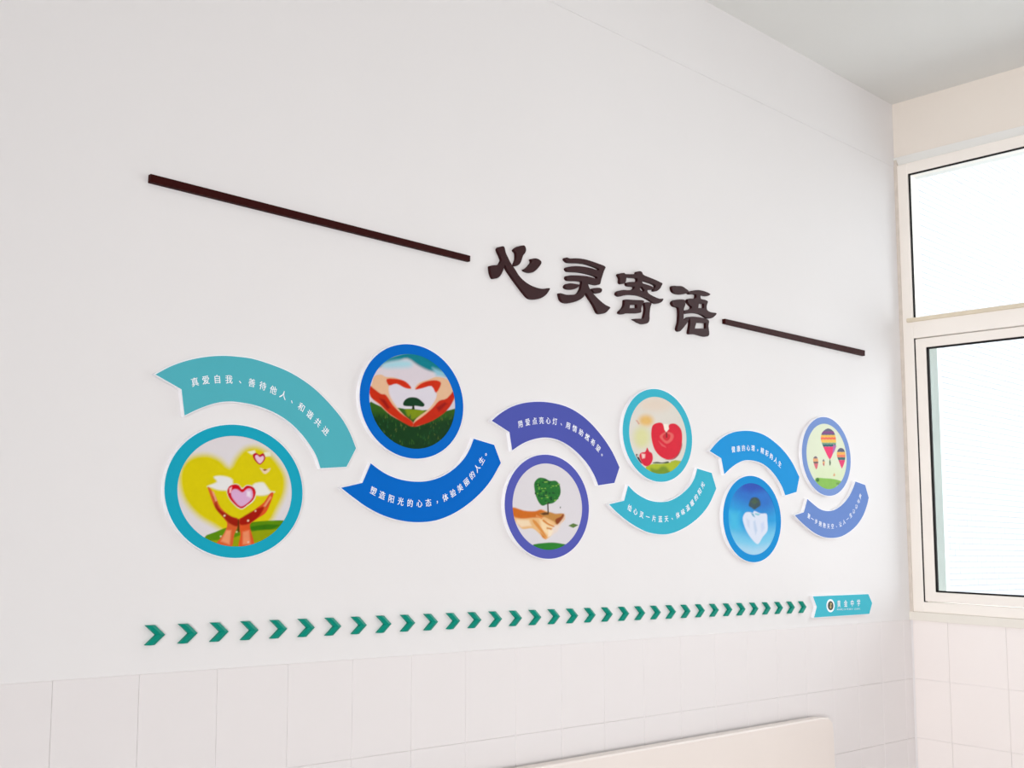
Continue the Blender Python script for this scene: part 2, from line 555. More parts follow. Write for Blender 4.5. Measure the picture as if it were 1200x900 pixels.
T_CH = 0.0095
S = 11.54
chars = [
    ('dark brown raised character first in the heading, three strokes over a long sweeping hook', (570, 282, S), [
        [[(140, 110), (160, 90), (212, 80), (232, 105), (245, 165), (275, 230), (320, 320), (370, 390), (420, 470), (480, 535), (560, 595), (650, 635), (740, 655), (838, 645), (825, 690), (780, 745), (710, 785), (640, 797), (580, 790), (540, 765), (490, 705), (440, 640), (380, 560), (320, 475), (270, 400), (235, 335), (215, 390), (190, 450), (150, 500), (100, 517), (70, 505), (45, 440), (35, 365), (45, 342), (100, 335), (155, 330), (185, 285), (190, 255), (165, 190), (142, 140)]],
        [[(358, 130), (400, 90), (450, 72), (500, 72), (520, 120), (510, 165), (480, 205), (462, 260), (440, 310), (405, 340), (362, 350), (360, 330), (385, 270), (392, 210), (385, 165)]],
        [[(590, 255), (640, 243), (690, 255), (725, 285), (722, 320), (690, 365), (640, 415), (590, 437), (530, 425), (490, 395), (530, 375), (575, 330), (600, 290)]]]),
    ('dark brown raised character second in the heading, three stacked bars above spreading legs', (648, 295, S), [
        [[(148, 110), (150, 88), (175, 82), (215, 95), (300, 92), (400, 103), (500, 130), (600, 165), (692, 205), (675, 260), (655, 320), (635, 385), (620, 440), (575, 452), (520, 442), (462, 430), (470, 480), (510, 545), (565, 610), (640, 680), (700, 725), (758, 755), (735, 790), (700, 825), (650, 842), (600, 838), (570, 790), (530, 710), (480, 635), (428, 560), (400, 610), (350, 650), (280, 680), (200, 698), (140, 690), (95, 655), (72, 570), (105, 568), (170, 585), (280, 582), (330, 560), (362, 500), (375, 440), (372, 405), (300, 398), (200, 393), (168, 370), (168, 345), (185, 328), (250, 322), (350, 325), (450, 335), (530, 355), (573, 370), (580, 345), (500, 314), (400, 289), (300, 277), (200, 272), (168, 250), (165, 225), (190, 208), (280, 198), (380, 203), (480, 220), (560, 245), (598, 260), (606, 236), (540, 204), (450, 174), (350, 157), (230, 154), (180, 144)]],
        [[(150, 470), (170, 440), (220, 430), (300, 440), (352, 455), (310, 490), (260, 512), (190, 510), (155, 490)]],
        [[(515, 505), (560, 492), (620, 492), (648, 515), (630, 555), (570, 565), (535, 545)]]]),
    ('dark brown raised character third in the heading, roof stroke above a small box and hook', (716, 312, 12.5), [
        [[(92, 130), (115, 108), (180, 102), (200, 118), (345, 118), (362, 88), (400, 75), (435, 88), (460, 130), (540, 165), (640, 205), (700, 235), (735, 255), (718, 300), (695, 335), (650, 368), (612, 365), (612, 345), (640, 290), (600, 262), (540, 240), (450, 215), (445, 250), (500, 270), (570, 295), (612, 320), (590, 345), (520, 350), (525, 390), (570, 425), (640, 460), (700, 480), (748, 478), (735, 515), (700, 540), (650, 550), (600, 530), (520, 480), (440, 445), (350, 425), (250, 420), (170, 432), (110, 445), (70, 420), (70, 390), (95, 365), (160, 350), (240, 355), (300, 345), (330, 320), (310, 300), (240, 295), (215, 270), (225, 240), (300, 232), (355, 235), (372, 205), (355, 178), (280, 172), (215, 165), (205, 210), (185, 250), (140, 262), (115, 240), (115, 180)],
         [(410, 305), (440, 303), (475, 350), (465, 375), (430, 365), (405, 340)]],
        [[(185, 500), (210, 490), (300, 495), (450, 503), (465, 530), (440, 570), (425, 630), (420, 680), (340, 690), (220, 690), (160, 705), (110, 695), (110, 665), (155, 620), (180, 570)],
         [(262, 566), (362, 564), (364, 616), (254, 616)]],
        [[(480, 535), (575, 540), (560, 600), (548, 700), (545, 790), (520, 835), (460, 848), (400, 830), (350, 800), (312, 775), (400, 770), (455, 770), (475, 720), (490, 620)]]]),
    ('dark brown raised character last in the heading, open box beside a tall hook', (780, 328, 12.5), [
        [[(75, 120), (90, 90), (150, 92), (220, 95), (270, 125), (318, 165), (295, 195), (220, 215), (140, 205), (95, 175)]],
        [[(80, 330), (110, 300), (170, 290), (240, 290), (272, 310), (270, 370), (250, 430), (248, 500), (250, 590), (300, 555), (328, 548), (318, 600), (270, 670), (225, 725), (185, 758), (155, 735), (155, 700), (175, 620), (182, 520), (180, 440), (165, 405), (110, 390), (85, 360)]],
        [[(318, 185), (350, 165), (460, 152), (560, 172), (638, 212), (590, 240), (510, 222), (495, 225), (500, 280), (560, 295), (602, 320), (585, 380), (590, 440), (640, 475), (728, 490), (700, 535), (650, 565), (590, 560), (530, 520), (470, 495), (380, 485), (280, 498), (255, 470), (275, 445), (340, 435), (370, 400), (340, 370), (310, 330), (310, 290), (340, 275), (420, 275), (435, 225), (400, 210), (340, 212)],
         [(468, 348), (545, 350), (545, 418), (462, 414)]],
        [[(335, 560), (360, 540), (480, 550), (612, 590), (610, 680), (622, 800), (580, 832), (500, 815), (420, 795), (335, 795), (325, 760), (340, 680), (345, 600)],
         [(432, 626), (575, 634), (575, 716), (410, 714)]]]),
]
for lab, (ox, oy, s), pieces in chars:
    allp = [wl(*q, T_CH * 0.5) for pc in pieces for q in crop(pc[0], ox, oy, s)]
    org = sum(allp) / len(allp)
    bm = bmesh.new()
    for pc in pieces:
        loops = []
        for k, lp in enumerate(pc):
            W = [wl(*q, T_CH * 0.5) for q in crop(lp, ox, oy, s)]
            loops.append(smooth(W, 3) if k == 0 else W)
        add_plate(bm, loops, 0.0, T_CH, 0.0, org)
    o = mesh_obj('raised_character', bm, M['letter'])
    o.location = (org[0], 0, org[1])
    tag(o, lab, 'lettering', 'raised heading characters')

# ------------------------------------------------------------------ lettering helper
_glyph = {}


def glyph(ch, weight=0.012):
    key = (ch, weight)
    if key not in _glyph:
        cu = bpy.data.curves.new('glyph', 'FONT')
        cu.body = ch
        cu.size = 1.0
        cu.offset = weight
        cu.resolution_u = 2
        ob = bpy.data.objects.new('glyph', cu)
        C.objects.link(ob)
        bpy.context.view_layer.update()
        dg = bpy.context.evaluated_depsgraph_get()
        me = bpy.data.meshes.new_from_object(ob.evaluated_get(dg))
        V = np.array([v.co[:2] for v in me.vertices]) if len(me.vertices) else np.zeros((0, 2))
        Fc = [tuple(p.vertices) for p in me.polygons]
        bpy.data.objects.remove(ob)
        bpy.data.curves.remove(cu)
        bpy.data.meshes.remove(me)
        _glyph[key] = (V, Fc)
    return _glyph[key]


def add_glyph(bm, ch, centre, ang, em, t, weight=0.012, cjk=True, wide=1.0):
    V, Fc = glyph(ch, weight)
    if len(V) == 0:
        return
    mid = np.array([0.5, 0.37]) if cjk else np.array([(V[:, 0].min() + V[:, 0].max()) / 2, 0.35])
    ca, sa = math.cos(ang), math.sin(ang)
    P = (V - mid) * em * np.array([wide, 1.0])
    # two strikes a hair apart give the heavier printed stroke
    for k, sh in enumerate((-0.010, 0.010)):
        Q = P + np.array([sh * em, 0.0])
        tt = t + 0.00008 * k
        vs = [bm.verts.new((centre[0] + p[0] * ca - p[1] * sa, -tt, centre[1] + p[0] * sa + p[1] * ca)) for p in Q]
        for f in Fc:
            try:
                bm.faces.new([vs[i] for i in f])
            except ValueError:
                pass


def text_along(parent, org, string, keys, cr, em, t, m):
    """keys {index: point in a zoomed crop}; characters follow a smooth path through them"""
    idx = np.array(sorted(keys))
    P = np.array([wl(*crop([keys[i]], *cr)[0], t) for i in idx])
    px, pz = np.polyfit(idx, P[:, 0], 4), np.polyfit(idx, P[:, 1], 4)
    bm = bmesh.new()
    for i, ch in enumerate(string):
        if ch == ' ':
            continue
        c = np.array([np.polyval(px, i), np.polyval(pz, i)])
        d = np.array([np.polyval(np.polyder(px), i), np.polyval(np.polyder(pz), i)])
        ang = math.atan2(d[1], d[0])
        cc = c - np.array(org)
        if ch in '、，。':
            cc = cc + np.array([math.cos(ang), math.sin(ang)]) * em * 0.25 + np.array([-math.sin(ang), math.cos(ang)]) * em * 0.12
        add_glyph(bm, ch, cc, ang, em, t, 0.004)
    o = mesh_obj('lettering', bm, m, parent)
    o['label'] = 'small white printed characters along the curve'
    o['kind'] = 'stuff'
    return o


# ------------------------------------------------------------------ curved arrow banners
T_B = 0.011
T_F = T_B + 0.0008


def px_list(*runs):
    out_ = []
    for ox, oy, s, pts in runs:
        out_ += crop(pts, ox, oy, s)
    return out_


def corners_of(P):
    """indices whose turning angle is a real corner"""
    n = len(P)
    res = []
    for i in range(n):
        a = np.array(P[i]) - np.array(P[i - 1])
        b_ = np.array(P[(i + 1) % n]) - np.array(P[i])
        c = (a @ b_) / (np.linalg.norm(a) * np.linalg.norm(b_) + 1e-9)
        if c < math.cos(math.radians(32)):
            res.append(i)
    return res


banners = [
    ('pale teal curved arrow banner above the yellow heart plaque, leftmost', 'teal',
     px_list((180, 410, 10, [(25, 288), (200, 195), (400, 125), (600, 85), (800, 70), (1000, 82), (1200, 115)]),
             (300, 430, 6.925, [(200, 10), (330, 75), (460, 165), (580, 280), (690, 410), (760, 530), (812, 660), (735, 810), (525, 822), (490, 720), (430, 620), (350, 520), (250, 430), (130, 360), (0, 312)]),
             (180, 410, 10, [(1000, 612), (850, 605), (700, 630), (530, 690), (365, 768), (330, 462)])),
     '真爱自我、善待他人、和谐共进', (0, 0, 1),
     {0: (228.5, 447.5), 1: (241, 445.5), 2: (254.5, 444.5), 3: (268.5, 445), 5: (295.5, 447.5), 6: (307.9, 452.4), 7: (320.2, 457.4), 8: (331.8, 463.9), 10: (353.4, 476.9), 11: (363.5, 485.6), 12: (372.2, 495), 13: (381.6, 505.1)}, 0.0215),
    ('deep blue curved arrow banner below the plaque of heart-shaped hands', 'blue',
     px_list((395, 505, 6, [(30, 400), (120, 470), (220, 540), (330, 595), (450, 630), (570, 642), (690, 630), (800, 590), (900, 530), (1000, 445), (1080, 350), (1152, 225), (1105, 98), (962, 55), (935, 125), (890, 200), (820, 270), (740, 320), (650, 350), (560, 357), (460, 345), (370, 315), (300, 275), (238, 228), (180, 365)])),
     '塑造阳光的心态，体验美丽的人生。', (395, 505, 6),
     {0: (255, 420), 1: (315, 455), 2: (385, 480), 3: (450, 498), 4: (512, 505), 5: (577, 508), 6: (640, 500), 8: (757, 472), 9: (820, 442), 10: (868, 400), 11: (910, 358), 12: (948, 312), 13: (985, 262), 14: (1015, 205), 15: (1045, 160)}, 0.0225),
    ('violet blue curved arrow banner above the plaque of a tree held in a hand', 'violet',
     px_list((570, 465, 7.5, [(50, 210), (120, 150), (220, 90), (330, 55), (450, 43), (570, 52), (700, 85), (820, 150), (930, 245), (1030, 365), (1110, 490), (1170, 620), (1125, 757), (985, 778), (950, 690), (890, 590), (810, 500), (720, 425), (620, 375), (520, 358), (420, 372), (320, 410), (228, 470), (205, 310)])),
     '用爱点亮心灯、用情助燃希望。', (570, 465, 7.5),
     {0: (300, 240), 1: (360, 222), 2: (425, 212), 3: (485, 207), 4: (543, 212), 5: (603, 218), 7: (718, 252), 8: (775, 278), 9: (833, 315), 10: (888, 355), 11: (935, 402), 12: (982, 450)}, 0.0225),
    ('bright turquoise curved arrow banner below the plaque of red heart candles', 'cyan',
     px_list((710, 545, 9.231, [(38, 425), (110, 500), (210, 585), (320, 660), (440, 720), (560, 747), (680, 745), (800, 705), (920, 635), (1030, 540), (1120, 420), (1195, 255), (1145, 85), (990, 38), (965, 130), (920, 215), (850, 290), (770, 350), (680, 390), (580, 400), (480, 385), (390, 345), (310, 290), (243, 222), (200, 385)])),
     '给心灵一片蓝天、体味温暖的阳光', (710, 545, 9.231),
     {0: (258, 462), 1: (320, 505), 2: (390, 540), 3: (455, 560), 4: (518, 575), 5: (588, 588), 6: (655, 580), 8: (778, 545), 9: (835, 510), 10: (890, 465), 11: (935, 405), 12: (975, 350), 13: (1010, 290), 14: (1050, 215)}, 0.0225),
    ('bright blue curved arrow banner above the plaque of an ice heart', 'sky',
     px_list((825, 495, 10, [(70, 335), (150, 240), (240, 165), (350, 115), (480, 98), (600, 110), (720, 155), (840, 240), (950, 350), (1040, 480), (1118, 640), (1085, 815), (955, 855), (915, 750), (850, 640), (770, 545), (680, 480), (580, 448), (480, 445), (400, 475), (320, 530), (240, 605), (205, 420)])),
     '健康的心理，精彩的人生', (825, 495, 10),
     {0: (345, 318), 1: (403, 305), 2: (463, 302), 3: (520, 300), 4: (575, 304), 6: (682, 330), 7: (738, 362), 8: (790, 400), 9: (840, 445), 10: (888, 490)}, 0.0235),
    ('periwinkle curved arrow banner below the hot air balloon plaque, rightmost', 'periwinkle',
     px_list((925, 555, 11.25, [(75, 550), (150, 630), (240, 710), (340, 785), (450, 835), (560, 848), (680, 830), (790, 770), (890, 680), (970, 560), (1020, 430), (1047, 318), (1000, 150), (875, 105), (840, 200), (790, 300), (720, 390), (650, 450), (570, 488), (480, 492), (400, 465), (320, 405), (240, 335), (195, 510)])),
     '第一步拥抱天空、让人一生心心与声', (925, 555, 11.25),
     {0: (253, 562), 1: (315, 600), 2: (352, 630), 3: (402, 660), 4: (460, 685), 5: (518, 695), 6: (570, 695), 8: (678, 665), 9: (722, 640), 10: (765, 590), 11: (808, 555), 12: (850, 500), 13: (887, 430), 14: (910, 365), 15: (938, 300)}, 0.0215),
]
for lab, key, P, string, cr, keys, em in banners:
    W = [wl(*q, T_F) for q in P]
    hard = corners_of(W)
    W = ccw(W)
    hard = corners_of(W)
    W = smooth(W, 4, hard)
    org = sum(W) / len(W)
    t = place('curved_banner', lab, 'sign', 'curved arrow banners between the round plaques', org)
    bm = bmesh.new(); add_plate(bm, [offset(W, 0.0022)], 0.0, T_B, 0.0, org)
    mesh_obj('backing_board', bm, M['foam'], t)['label'] = 'white foam board edge'
    bm = bmesh.new(); add_plate(bm, [W], T_B, T_F, 0.0, org)
    mesh_obj('printed_face', bm, M[key], t)
    text_along(t, org, string, keys, cr, em, T_F + 0.0004, M['white_ink'])

# ------------------------------------------------------------------ round picture plaques


def solve_ellipse(ext, t):
    """centre and half axes on the wall whose outline has these extents in the photograph"""
    th = np.linspace(0, 2 * PI, 181)
    def f(q):
        x = q[0] + q[2] * np.cos(th)
        z = q[1] + q[3] * np.sin(th)
        X = np.stack([x, np.full_like(x, -t), z], -1) - CAM
        c = X @ ROT.T
        u, v_ = CX + F_PX * c[:, 0] / c[:, 2], CY + F_PX * c[:, 1] / c[:, 2]
        return np.array([u.min(), u.max(), v_.min(), v_.max()]) - np.array(ext)
    c0 = wl((ext[0] + ext[1]) / 2, (ext[2] + ext[3]) / 2, t)
    q = np.array([c0[0], c0[1], 0.16, 0.16])
    for _ in range(12):
        r0 = f(q)
        J = np.stack([(f(q + np.eye(4)[i] * 1e-4) - r0) / 1e-4 for i in range(4)], 1)
        q = q - np.linalg.solve(J, r0)
    return q


def smoothstep(x):
    x = np.clip(x, 0, 1)
    return x * x * (3 - 2 * x)


def poly_mask(X, Y, P, soft):
    """soft coverage of a polygon: signed distance blended over soft"""
    P = np.array(P)
    n = len(P)
    inside = np.zeros(X.shape, bool)
    dist = np.full(X.shape, 1e9)
    for i in range(n):
        x0, y0 = P[i - 1]
        x1, y1 = P[i]
        dx, dy = x1 - x0, y1 - y0
        tt = np.clip(((X - x0) * dx + (Y - y0) * dy) / (dx * dx + dy * dy + 1e-12), 0, 1)
        dist = np.minimum(dist, np.hypot(X - x0 - tt * dx, Y - y0 - tt * dy))
        if abs(y1 - y0) > 1e-12:
            cross = ((y0 > Y) != (y1 > Y)) & (X < (x1 - x0) * (Y - y0) / (y1 - y0) + x0)
            inside ^= cross
    sd = np.where(inside, dist, -dist)
    return smoothstep(sd / max(soft, 1e-6) * 0.5 + 0.5)


def circ_pts(cx, cy, rx, ry=None, n=14):
    ry = ry or rx
    return [(cx + rx * math.cos(2 * PI * i / n), cy + ry * math.sin(2 * PI * i / n)) for i in range(n)]


def balloon(P, cols):
    """bands of colour inside one balloon outline: (y0, y1, rgb)"""
    return [(P, c, 2, (a, b_)) for a, b_, c in cols]


RD, GR = (205, 40, 50), (50, 95, 35)
rnd = random.Random(7)
crown3 = [(285, 260), (320, 222), (370, 225), (410, 245), (460, 245), (490, 280), (498, 340), (480, 385), (440, 425), (390, 435), (350, 448), (320, 420), (298, 370), (285, 310)]
leaf_spots = []
while len(leaf_spots) < 70:
    a, b_ = rnd.uniform(290, 490), rnd.uniform(228, 435)
    if poly_mask(np.array([a]), np.array([b_]), crown3, 1)[0] > 0.9:
        leaf_spots.append((circ_pts(a, b_, rnd.uniform(5, 11), rnd.uniform(4, 8), 7), rnd.choice([(95, 160, 60), (60, 130, 50), (20, 75, 35), (130, 180, 80), (15, 60, 30)]), 3))
grass2 = []
for _ in range(170):
    a, b_ = rnd.uniform(130, 750), rnd.uniform(560, 800)
    grass2.append(([(a, b_), (a + rnd.uniform(4, 9), b_ - 2), (a + rnd.uniform(-6, 8), b_ - rnd.uniform(14, 30))], rnd.choice([(60, 105, 40), (20, 50, 22), (90, 105, 48), (14, 44, 28), (40, 90, 50)]), 4))
band1 = [(160, 236, (96, 92, 118)), (200, 222, (130, 70, 130)), (236, 258, (240, 190, 90)), (258, 282, (238, 120, 88)), (282, 312, (244, 196, 100)), (312, 328, (120, 160, 130)), (328, 352, (38, 92, 104)), (352, 480, (236, 66, 116))]
pictures = [
    # (label, ring material, outer extents, crop, background, shapes)
    ('large teal ringed round plaque picturing hands cupping a heart on yellow', 'teal_ring', (192.9, 354.6, 497.6, 653.9), (190, 495, 5.453), (230, 224, 226), [
        ([(110, 330), (140, 260), (200, 215), (290, 205), (370, 235), (430, 285), (470, 225), (530, 165), (610, 155), (690, 200), (750, 270), (790, 350), (785, 450), (740, 550), (690, 640), (600, 700), (440, 720), (330, 660), (230, 600), (150, 510), (115, 420)], (222, 206, 22), 30),
        ([(270, 735), (340, 700), (420, 670), (560, 640), (680, 628), (800, 632), (800, 700), (700, 780), (560, 810), (330, 810)], (96, 142, 28), 3),
        ([(560, 665), (680, 650), (760, 655), (700, 685), (560, 690)], (60, 118, 24), 8),
        ([(300, 760), (430, 745), (560, 700), (700, 685), (800, 690), (700, 810), (380, 820)], (150, 162, 34), 4),
        ([(330, 348), (390, 343), (450, 368), (430, 430), (360, 432), (310, 415), (288, 408), (350, 380)], (240, 238, 235), 9),
        ([(580, 398), (640, 383), (665, 405), (690, 438), (720, 445), (650, 467), (590, 458)], (240, 238, 230), 9),
        ([(290, 415), (310, 425), (345, 480), (375, 545), (440, 600), (485, 615), (485, 660), (460, 720), (440, 800), (345, 785), (395, 710), (415, 650), (390, 610), (340, 550), (315, 490)], (218, 104, 66), 4),
        ([(335, 515), (375, 560), (440, 600), (485, 620), (482, 665), (430, 645), (385, 600), (345, 555)], (158, 44, 34), 7),
        ([(375, 760), (410, 690), (440, 690), (430, 780)], (240, 160, 120), 10),
        ([(712, 455), (690, 452), (650, 510), (600, 550), (540, 600), (492, 615), (490, 660), (500, 720), (490, 800), (584, 790), (575, 720), (560, 655), (600, 620), (660, 580), (690, 520)], (222, 96, 60), 4),
        ([(650, 540), (590, 560), (500, 615), (500, 655), (560, 645), (620, 598)], (166, 42, 34), 7),
        ([(515, 700), (555, 690), (565, 780), (515, 780)], (238, 150, 112), 10),
        ([(484, 618), (492, 618), (494, 700), (480, 700)], (90, 50, 20), 4),
        ([(322, 470), (334, 478), (362, 548), (352, 552)], (170, 60, 40), 5), ([(690, 500), (664, 545), (655, 540), (680, 495)], (176, 60, 40), 5),
        (circ_pts(398, 596, 6), (250, 226, 190), 4), (circ_pts(549, 628, 6), (250, 226, 190), 4), (circ_pts(596, 566, 5), (246, 216, 180), 4),
        (circ_pts(374, 728, 5), (246, 216, 180), 4), (circ_pts(476, 700, 5), (240, 226, 170), 4), (circ_pts(550, 765, 5), (246, 220, 200), 4),
        ([(318, 440), (330, 445), (350, 500), (340, 505)], (240, 170, 140), 6),
        ([(690, 470), (698, 480), (660, 540), (648, 535)], (236, 160, 120), 6),
        ([(500, 555), (440, 505), (413, 450), (423, 408), (460, 392), (490, 398), (512, 420), (540, 400), (580, 408), (602, 445), (587, 498), (545, 533)], (236, 236, 228), 4),
        ([(500, 550), (440, 500), (416, 450), (426, 411), (460, 396), (490, 402), (511, 427), (540, 404), (580, 413), (598, 445), (583, 493), (543, 528)], RD, 3),
        ([(500, 537), (455, 492), (440, 455), (452, 430), (480, 428), (512, 448), (545, 424), (572, 430), (578, 478), (545, 515)], (226, 180, 214), 5),
        ([(540, 440), (565, 440), (565, 480), (540, 470)], (246, 232, 244), 9),
        ([(430, 420), (445, 412), (440, 450), (430, 450)], (250, 200, 205), 5),
        ([(545, 188), (590, 178), (600, 200), (570, 206)], (240, 236, 210), 6), ([(650, 192), (690, 188), (695, 215), (655, 220)], (240, 238, 215), 6),
        ([(620, 270), (590, 242), (578, 210), (598, 194), (622, 207), (645, 197), (660, 225), (645, 255)], (190, 40, 60), 3),
        ([(622, 262), (600, 238), (594, 216), (606, 208), (624, 222), (642, 214), (650, 228), (640, 250)], (240, 205, 222), 4),
        ([(655, 330), (632, 305), (624, 290), (645, 298), (660, 302), (690, 292), (684, 312)], (240, 215, 180), 4),
        ([(640, 304), (656, 298), (674, 302), (656, 310)], (150, 60, 40), 3)]),
    ('deep blue ringed round plaque picturing hands forming a heart around a tree', 'blue', (421.7, 543, 403.3, 537.5), (415, 400, 6.43), (224, 214, 220), [
        ([(180, 200), (230, 140), (300, 110), (400, 85), (520, 95), (620, 150), (720, 270), (650, 240), (560, 220), (480, 180), (400, 130), (330, 150), (250, 165)], (30, 128, 140), 16),
        ([(220, 170), (320, 145), (420, 150), (430, 190), (330, 200), (230, 200)], (176, 216, 226), 26),
        ([(590, 200), (680, 230), (700, 270), (620, 260)], (150, 200, 215), 20),
        ([(100, 478), (200, 490), (350, 503), (440, 508), (560, 518), (700, 523), (790, 528), (790, 840), (80, 840)], (58, 100, 32), 4),
        ([(100, 560), (300, 560), (440, 600), (600, 580), (780, 570), (700, 840), (150, 840)], (22, 60, 26), 60),
        ([(380, 506), (540, 514), (500, 560), (440, 590), (400, 560)], (128, 146, 40), 12)] + grass2 + [
        ([(130, 330), (150, 265), (200, 250), (240, 268), (300, 272), (370, 297), (400, 318), (432, 358), (400, 354), (350, 338), (300, 318), (262, 335), (265, 400), (310, 480), (380, 560), (442, 612), (440, 640), (380, 610), (280, 560), (200, 490), (135, 430), (105, 370)], (232, 190, 156), 5),
        ([(742, 345), (700, 285), (620, 268), (560, 288), (490, 312), (455, 358), (520, 345), (580, 332), (620, 385), (612, 440), (560, 510), (470, 580), (447, 620), (480, 638), (600, 570), (700, 500), (770, 410)], (232, 190, 156), 5),
        ([(268, 355), (310, 320), (380, 350), (445, 368), (520, 352), (575, 335), (612, 390), (598, 450), (545, 516), (440, 508), (352, 503), (295, 440)], (226, 220, 228), 4),
        ([(100, 320), (140, 350), (200, 395), (240, 405), (290, 478), (350, 540), (420, 590), (446, 620), (432, 642), (350, 600), (260, 542), (190, 472), (125, 420)], (200, 60, 40), 6),
        ([(245, 283), (330, 285), (390, 305), (430, 352), (385, 352), (320, 320), (262, 332)], (206, 62, 44), 6),
        ([(770, 350), (700, 428), (640, 448), (590, 502), (520, 562), (452, 612), (448, 642), (500, 632), (600, 592), (700, 520), (750, 440)], (196, 56, 38), 6),
        ([(460, 362), (500, 320), (560, 298), (620, 294), (655, 318), (617, 388), (582, 338), (512, 354)], (206, 62, 44), 6),
        ([(190, 430), (230, 440), (270, 500), (250, 510)], (150, 36, 24), 12), ([(620, 500), (680, 460), (700, 470), (640, 530)], (150, 36, 24), 12),
        ([(368, 470), (384, 440), (420, 422), (470, 425), (502, 445), (530, 475), (516, 493), (462, 486), (440, 490), (380, 487)], (22, 60, 34), 4),
        ([(438, 480), (452, 480), (456, 513), (434, 513)], (30, 45, 25), 3)]),
    ('violet ringed round plaque picturing a small tree held on an open palm', 'violet_ring', (591.7, 690.1, 532.8, 654.9), (585, 528, 6.925), (228, 223, 226), [
        ([(105, 462), (200, 488), (290, 493), (340, 478), (400, 498), (460, 518), (525, 512), (530, 560), (480, 610), (455, 650), (380, 722), (330, 680), (270, 632), (190, 637), (150, 600), (110, 540)], (236, 190, 136), 6),
        ([(105, 462), (200, 488), (290, 493), (340, 480), (390, 512), (360, 540), (270, 545), (180, 552), (110, 530)], (206, 112, 52), 9),
        ([(140, 560), (240, 565), (260, 610), (180, 620), (140, 590)], (246, 222, 190), 14),
        ([(330, 560), (400, 580), (450, 620), (400, 690), (340, 650)], (248, 220, 178), 18),
        ([(440, 610), (500, 600), (470, 660), (400, 700)], (240, 224, 214), 14),
        ([(385, 622), (430, 632), (420, 645), (385, 635)], (206, 130, 60), 8), ([(330, 660), (370, 700), (378, 720), (350, 705)], (210, 130, 60), 8),
        ([(270, 560), (300, 575), (350, 640), (385, 700), (372, 704), (330, 650), (280, 590)], (222, 150, 84), 6),
        ([(360, 560), (400, 590), (445, 612), (440, 620), (395, 604), (352, 572)], (216, 140, 76), 5),
        ([(300, 520), (350, 545), (345, 556), (295, 535)], (226, 150, 90), 5),
        ([(400, 640), (440, 650), (420, 690), (395, 700)], (250, 232, 206), 8),
        ([(480, 560), (528, 520), (534, 540), (500, 590), (478, 606)], (236, 214, 204), 6),
        ([(325, 512), (400, 498), (455, 512), (505, 510), (525, 520), (520, 550), (470, 600), (440, 575), (380, 545)], (196, 140, 78), 8),
        ([(455, 560), (500, 535), (515, 515), (525, 525), (505, 560), (470, 598)], (140, 66, 34), 6),
        ([(330, 512), (370, 500), (405, 505), (400, 520), (360, 525)], (96, 60, 30), 6),
        (crown3, (38, 112, 44), 4)] + leaf_spots + [
        ([(388, 425), (399, 425), (402, 508), (391, 508)], (70, 55, 35), 3),
        ([(560, 610), (600, 590), (642, 605), (600, 628)], (92, 122, 60), 3),
        ([(492, 455), (500, 455), (498, 470), (492, 468)], (80, 90, 70), 3),
        ([(270, 768), (340, 752), (430, 746), (500, 754), (555, 770), (480, 810), (340, 810)], (48, 128, 48), 4)]),
    ('turquoise ringed round plaque picturing red heart candles on grass', 'cyan_ring', (730, 811.1, 455.8, 564.7), (722, 450, 7.5), (228, 222, 212), [
        (circ_pts(262, 322, 62, 50), (232, 190, 120), 34), (circ_pts(225, 470, 70, 90), (224, 222, 168), 45),
        (circ_pts(350, 180, 140, 60), (232, 216, 200), 50),
        ([(168, 318), (185, 318), (208, 350), (196, 356), (182, 332)], (214, 168, 150), 4),
        ([(255, 740), (320, 703), (400, 702), (480, 688), (540, 676), (620, 690), (560, 760), (480, 810), (320, 810)], (176, 188, 56), 4),
        ([(300, 740), (360, 750), (400, 725), (440, 730), (470, 790), (330, 800)], (120, 148, 42), 16),
        ([(325, 690), (360, 684), (400, 690), (430, 685), (455, 680), (465, 690), (440, 698), (330, 698)], (64, 78, 40), 4),
        ([(480, 680), (520, 668), (560, 676), (560, 690), (480, 694)], (170, 180, 60), 5),
        ([(308, 420), (322, 362), (370, 340), (408, 348), (425, 400), (440, 425), (455, 400), (468, 355), (520, 350), (565, 390), (580, 450), (575, 540), (550, 610), (500, 655), (440, 662), (380, 630), (335, 570), (312, 490)], (218, 44, 62), 4),
        ([(500, 655), (560, 590), (578, 520), (576, 560), (548, 625), (500, 664), (430, 664)], (150, 24, 40), 6),
        ([(385, 455), (440, 420), (500, 440), (496, 490), (445, 525), (400, 490)], (226, 104, 100), 8),
        ([(410, 455), (440, 432), (476, 450), (468, 485), (442, 500), (415, 480)], (214, 50, 60), 6),
        ([(370, 500), (430, 545), (440, 560), (400, 545)], (226, 96, 100), 6),
        ([(436, 425), (447, 425), (450, 475), (438, 470)], (110, 20, 24), 3),
        ([(418, 352), (455, 352), (464, 395), (442, 420), (424, 400)], (252, 240, 226), 5),
        ([(172, 618), (192, 622), (212, 668), (230, 700), (210, 690), (184, 650)], (48, 24, 30), 4),
        ([(182, 622), (196, 630), (198, 644), (186, 640)], (225, 222, 215), 3),
        ([(203, 632), (222, 602), (255, 596), (272, 558), (290, 592), (315, 610), (322, 660), (302, 706), (266, 724), (230, 702)], (216, 44, 66), 4),
        ([(222, 612), (255, 618), (252, 650), (230, 655)], (248, 214, 206), 8)]),
    ('bright blue ringed round plaque picturing an ice heart beneath a dark tree', 'sky_ring', (847.6, 915.3, 557.6, 658.9), (840, 550, 7.826), (50, 158, 218), [
        ([(120, 100), (500, 100), (560, 300), (430, 400), (250, 330), (140, 260)], (40, 112, 196), 90),
        ([(220, 110), (420, 110), (430, 190), (320, 210), (230, 190)], (40, 78, 178), 40),
